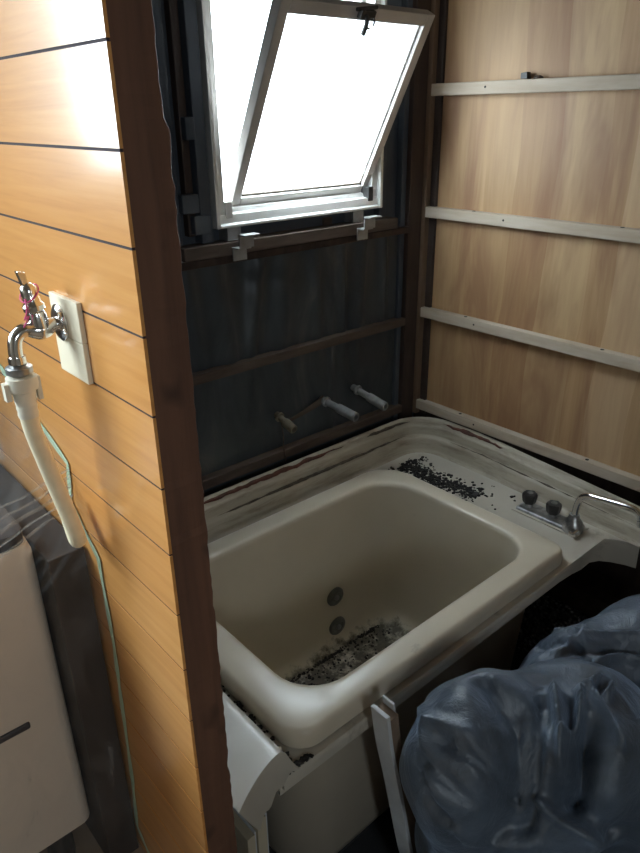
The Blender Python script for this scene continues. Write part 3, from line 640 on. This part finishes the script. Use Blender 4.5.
# ================================================================== SACKS AND BOARD
def ray(x, y): return np.array(_f)+np.array(_r)*(x-320)/FPX-np.array(_u)*(y-426.5)/FPX
def sd_ell(p, c, r):
    q = (p-c)/r; k0 = np.linalg.norm(q, axis=-1); k1 = np.linalg.norm(q/r, axis=-1)+1e-9; return k0*(k0-1)/k1
def smin(a, b, k):
    h = np.clip(.5+.5*(b-a)/k, 0, 1); return b*(1-h)+a*h-k*h*(1-h)
def make_sack(name, ells, center, folds, k=.08, nu=260, nv=150, seed=0, amp=.006):
    E_ = [(np.array(c, float), np.array(r, float)) for c, r in ells]
    def sd(p):
        d = sd_ell(p, *E_[0])
        for e in E_[1:]: d = smin(d, sd_ell(p, *e), k)
        return d
    c = np.array(center, float)
    ph = np.linspace(0, 2*np.pi, nu, endpoint=False); th = np.linspace(.02, np.pi-.02, nv)
    T, P = np.meshgrid(th, ph, indexing='ij')
    D = np.stack([np.sin(T)*np.cos(P), np.sin(T)*np.sin(P), np.cos(T)], -1)
    lo = np.zeros(T.shape); hi = np.full(T.shape, 1.6)
    for _ in range(34):
        mid = (lo+hi)/2; s = sd(c+D*mid[..., None]); lo = np.where(s < 0, mid, lo); hi = np.where(s < 0, hi, mid)
    R_ = lo.copy(); P0 = c+D*R_[..., None]
    for (pl, wd, am) in folds:
        W3 = []
        for q in range(len(pl)-1):
            for f in np.linspace(0, 1, 14):
                px_, py_ = pl[q][0]+(pl[q+1][0]-pl[q][0])*f, pl[q][1]+(pl[q+1][1]-pl[q][1])*f
                d = ray(px_, py_); t = .3; ok = False
                for _ in range(90):
                    s = float(sd(CAM+d*t))
                    if s < .0015: ok = True; break
                    t += s*.8/np.linalg.norm(d)
                    if t > 3: break
                if ok: W3.append(CAM+d*t)
        if not W3: continue
        W3 = np.array(W3); nW = len(W3)
        best = np.full(T.shape, 9.); 
        for w in W3: best = np.minimum(best, np.linalg.norm(P0-w, axis=-1))
        R_ += 1.5*am*np.exp(-(best/wd)**2)
    pts = c+D*R_[..., None]
    V = []
    for i in range(nv):
        for j in range(nu):
            p = pts[i, j]; q = Vector(p)
            w = amp*mnoise.noise(q*9+Vector((seed, 0, 0)))+amp*.6*mnoise.noise(q*19+Vector((0, seed, 0)))-amp*1.2*abs(mnoise.noise(q*13+Vector((3, 1, seed))))+amp*2.2*(.25-abs(mnoise.noise(Vector((q.x*7+q.z*3, q.y*5+q.x*4, q.z*6))+Vector((seed, 7, 2)))))
            p = p+D[i, j]*w; V.append((p[0], p[1], max(p[2], .001)))
    F = [(i*nu+j, i*nu+(j+1) % nu, (i+1)*nu+(j+1) % nu, (i+1)*nu+j) for i in range(nv-1) for j in range(nu)]
    F.append(tuple(range(nu))[::-1]); F.append(tuple((nv-1)*nu+j for j in range(nu)))
    b_ = MB(); b_.v = V; b_.f = F
    return b_.build(name, M['sack'], bun, smooth=True)
near_folds = [
    ([(508, 705), (514, 760), (506, 830)], .035, -.030), ([(588, 735), (584, 800)], .035, -.032), ([(545, 800), (620, 835)], .03, -.022),
    ([(480, 680), (500, 720), (503, 780), (480, 850)], .016, -.020),
    ([(430, 720), (470, 735), (495, 775)], .008, .014), ([(440, 740), (480, 765), (498, 800)], .008, -.014), ([(455, 745), (490, 790)], .006, .010),
    ([(425, 760), (465, 800)], .010, -.012), ([(555, 690), (562, 730), (560, 770)], .009, .020), ([(580, 690), (578, 720), (563, 735)], .008, .018), ([(572, 700), (570, 722)], .010, -.018),
    ([(592, 690), (610, 720), (620, 745)], .008, .016), ([(540, 700), (530, 770), (520, 830)], .02, -.016), ([(590, 720), (585, 800)], .014, -.022),
    ([(585, 686), (600, 679), (612, 686), (606, 696)], .006, .016), ([(600, 688)], .008, -.018), ([(530, 800), (560, 822), (600, 845)], .010, .016), ([(560, 780), (570, 805)], .022, -.022),
    ([(450, 830), (480, 850)], .012, .014), ([(430, 800), (455, 840)], .012, -.012), ([(420, 700), (430, 760), (440, 800)], .014, .010)]
far_folds = [([(520, 650), (560, 640), (600, 650), (640, 648)], .010, -.012), ([(540, 660), (580, 632), (640, 634)], .008, .008), ([(575, 640), (578, 622)], .008, -.012), ([(545, 655), (575, 645), (590, 665)], .014, -.014),
             ([(590, 668), (620, 655), (640, 660)], .010, .012), ([(530, 640), (560, 628)], .006, .008)]
bun = thing('fabric_bundle', 'crumpled shiny blue-grey fabric bundle heaped in front of the tub', 'fabric')
o1 = make_sack('front_lobe', [((-.825, -.89, .515), (.145, .115, .17)), ((-.815, -.91, .28), (.115, .12, .2)), ((-.68, -.975, .492), (.20, .15, .155)), ((-.46, -1.13, .41), (.22, .15, .15)), ((-.62, -1.05, .17), (.25, .19, .20))], (-.66, -1.0, .36), near_folds, seed=1, k=.06)
o2 = make_sack('rear_lobe', [((-.48, -.868, .355), (.17, .10, .22)), ((-.29, -.93, .385), (.19, .13, .19)), ((-.22, -1.0, .18), (.2, .18, .2))], (-.34, -.94, .28), far_folds, seed=5, nu=220, nv=130, k=.06)
# leaning boards
lbd = thing('leaning_board', 'white-skinned board with brown core leaning beside the blue-grey bundle', 'board')
def slab(P, q0, q1, y0, y1, cut):
    sp_ = spline(P, 24)[cut:]; L = []
    for i, p in enumerate(sp_):
        a = Vector(sp_[max(i-1, 0)]); b_ = Vector(sp_[min(i+1, len(sp_)-1)]); t = (b_-a).normalized(); nn = Vector((0, 1, 0)).cross(t).normalized()
        if nn.x < 0: nn = -nn
        p = Vector(p); L.append([p+nn*q0+Vector((0, y0, 0)), p+nn*q1+Vector((0, y0, 0)), p+nn*q1+Vector((0, y1, 0)), p+nn*q0+Vector((0, y1, 0))])
    return MB().loops(L, True, True)
LP = [(-.958, -.795, .632), (-.945, -.797, .54), (-.925, -.80, .44), (-.880, -.80, .22), (-.83, -.80, .012)]
slab(LP, .008, .028, 0, .036, 1).build('core', M['card'], lbd, auto=30)
slab(LP, 0, .008, -.002, .036, 0).build('skin', M['white_sheet'], lbd, bevel=.001)
slab(LP, .028, .033, .010, .036, 0).build('skin', M['white_sheet'], lbd, bevel=.001)
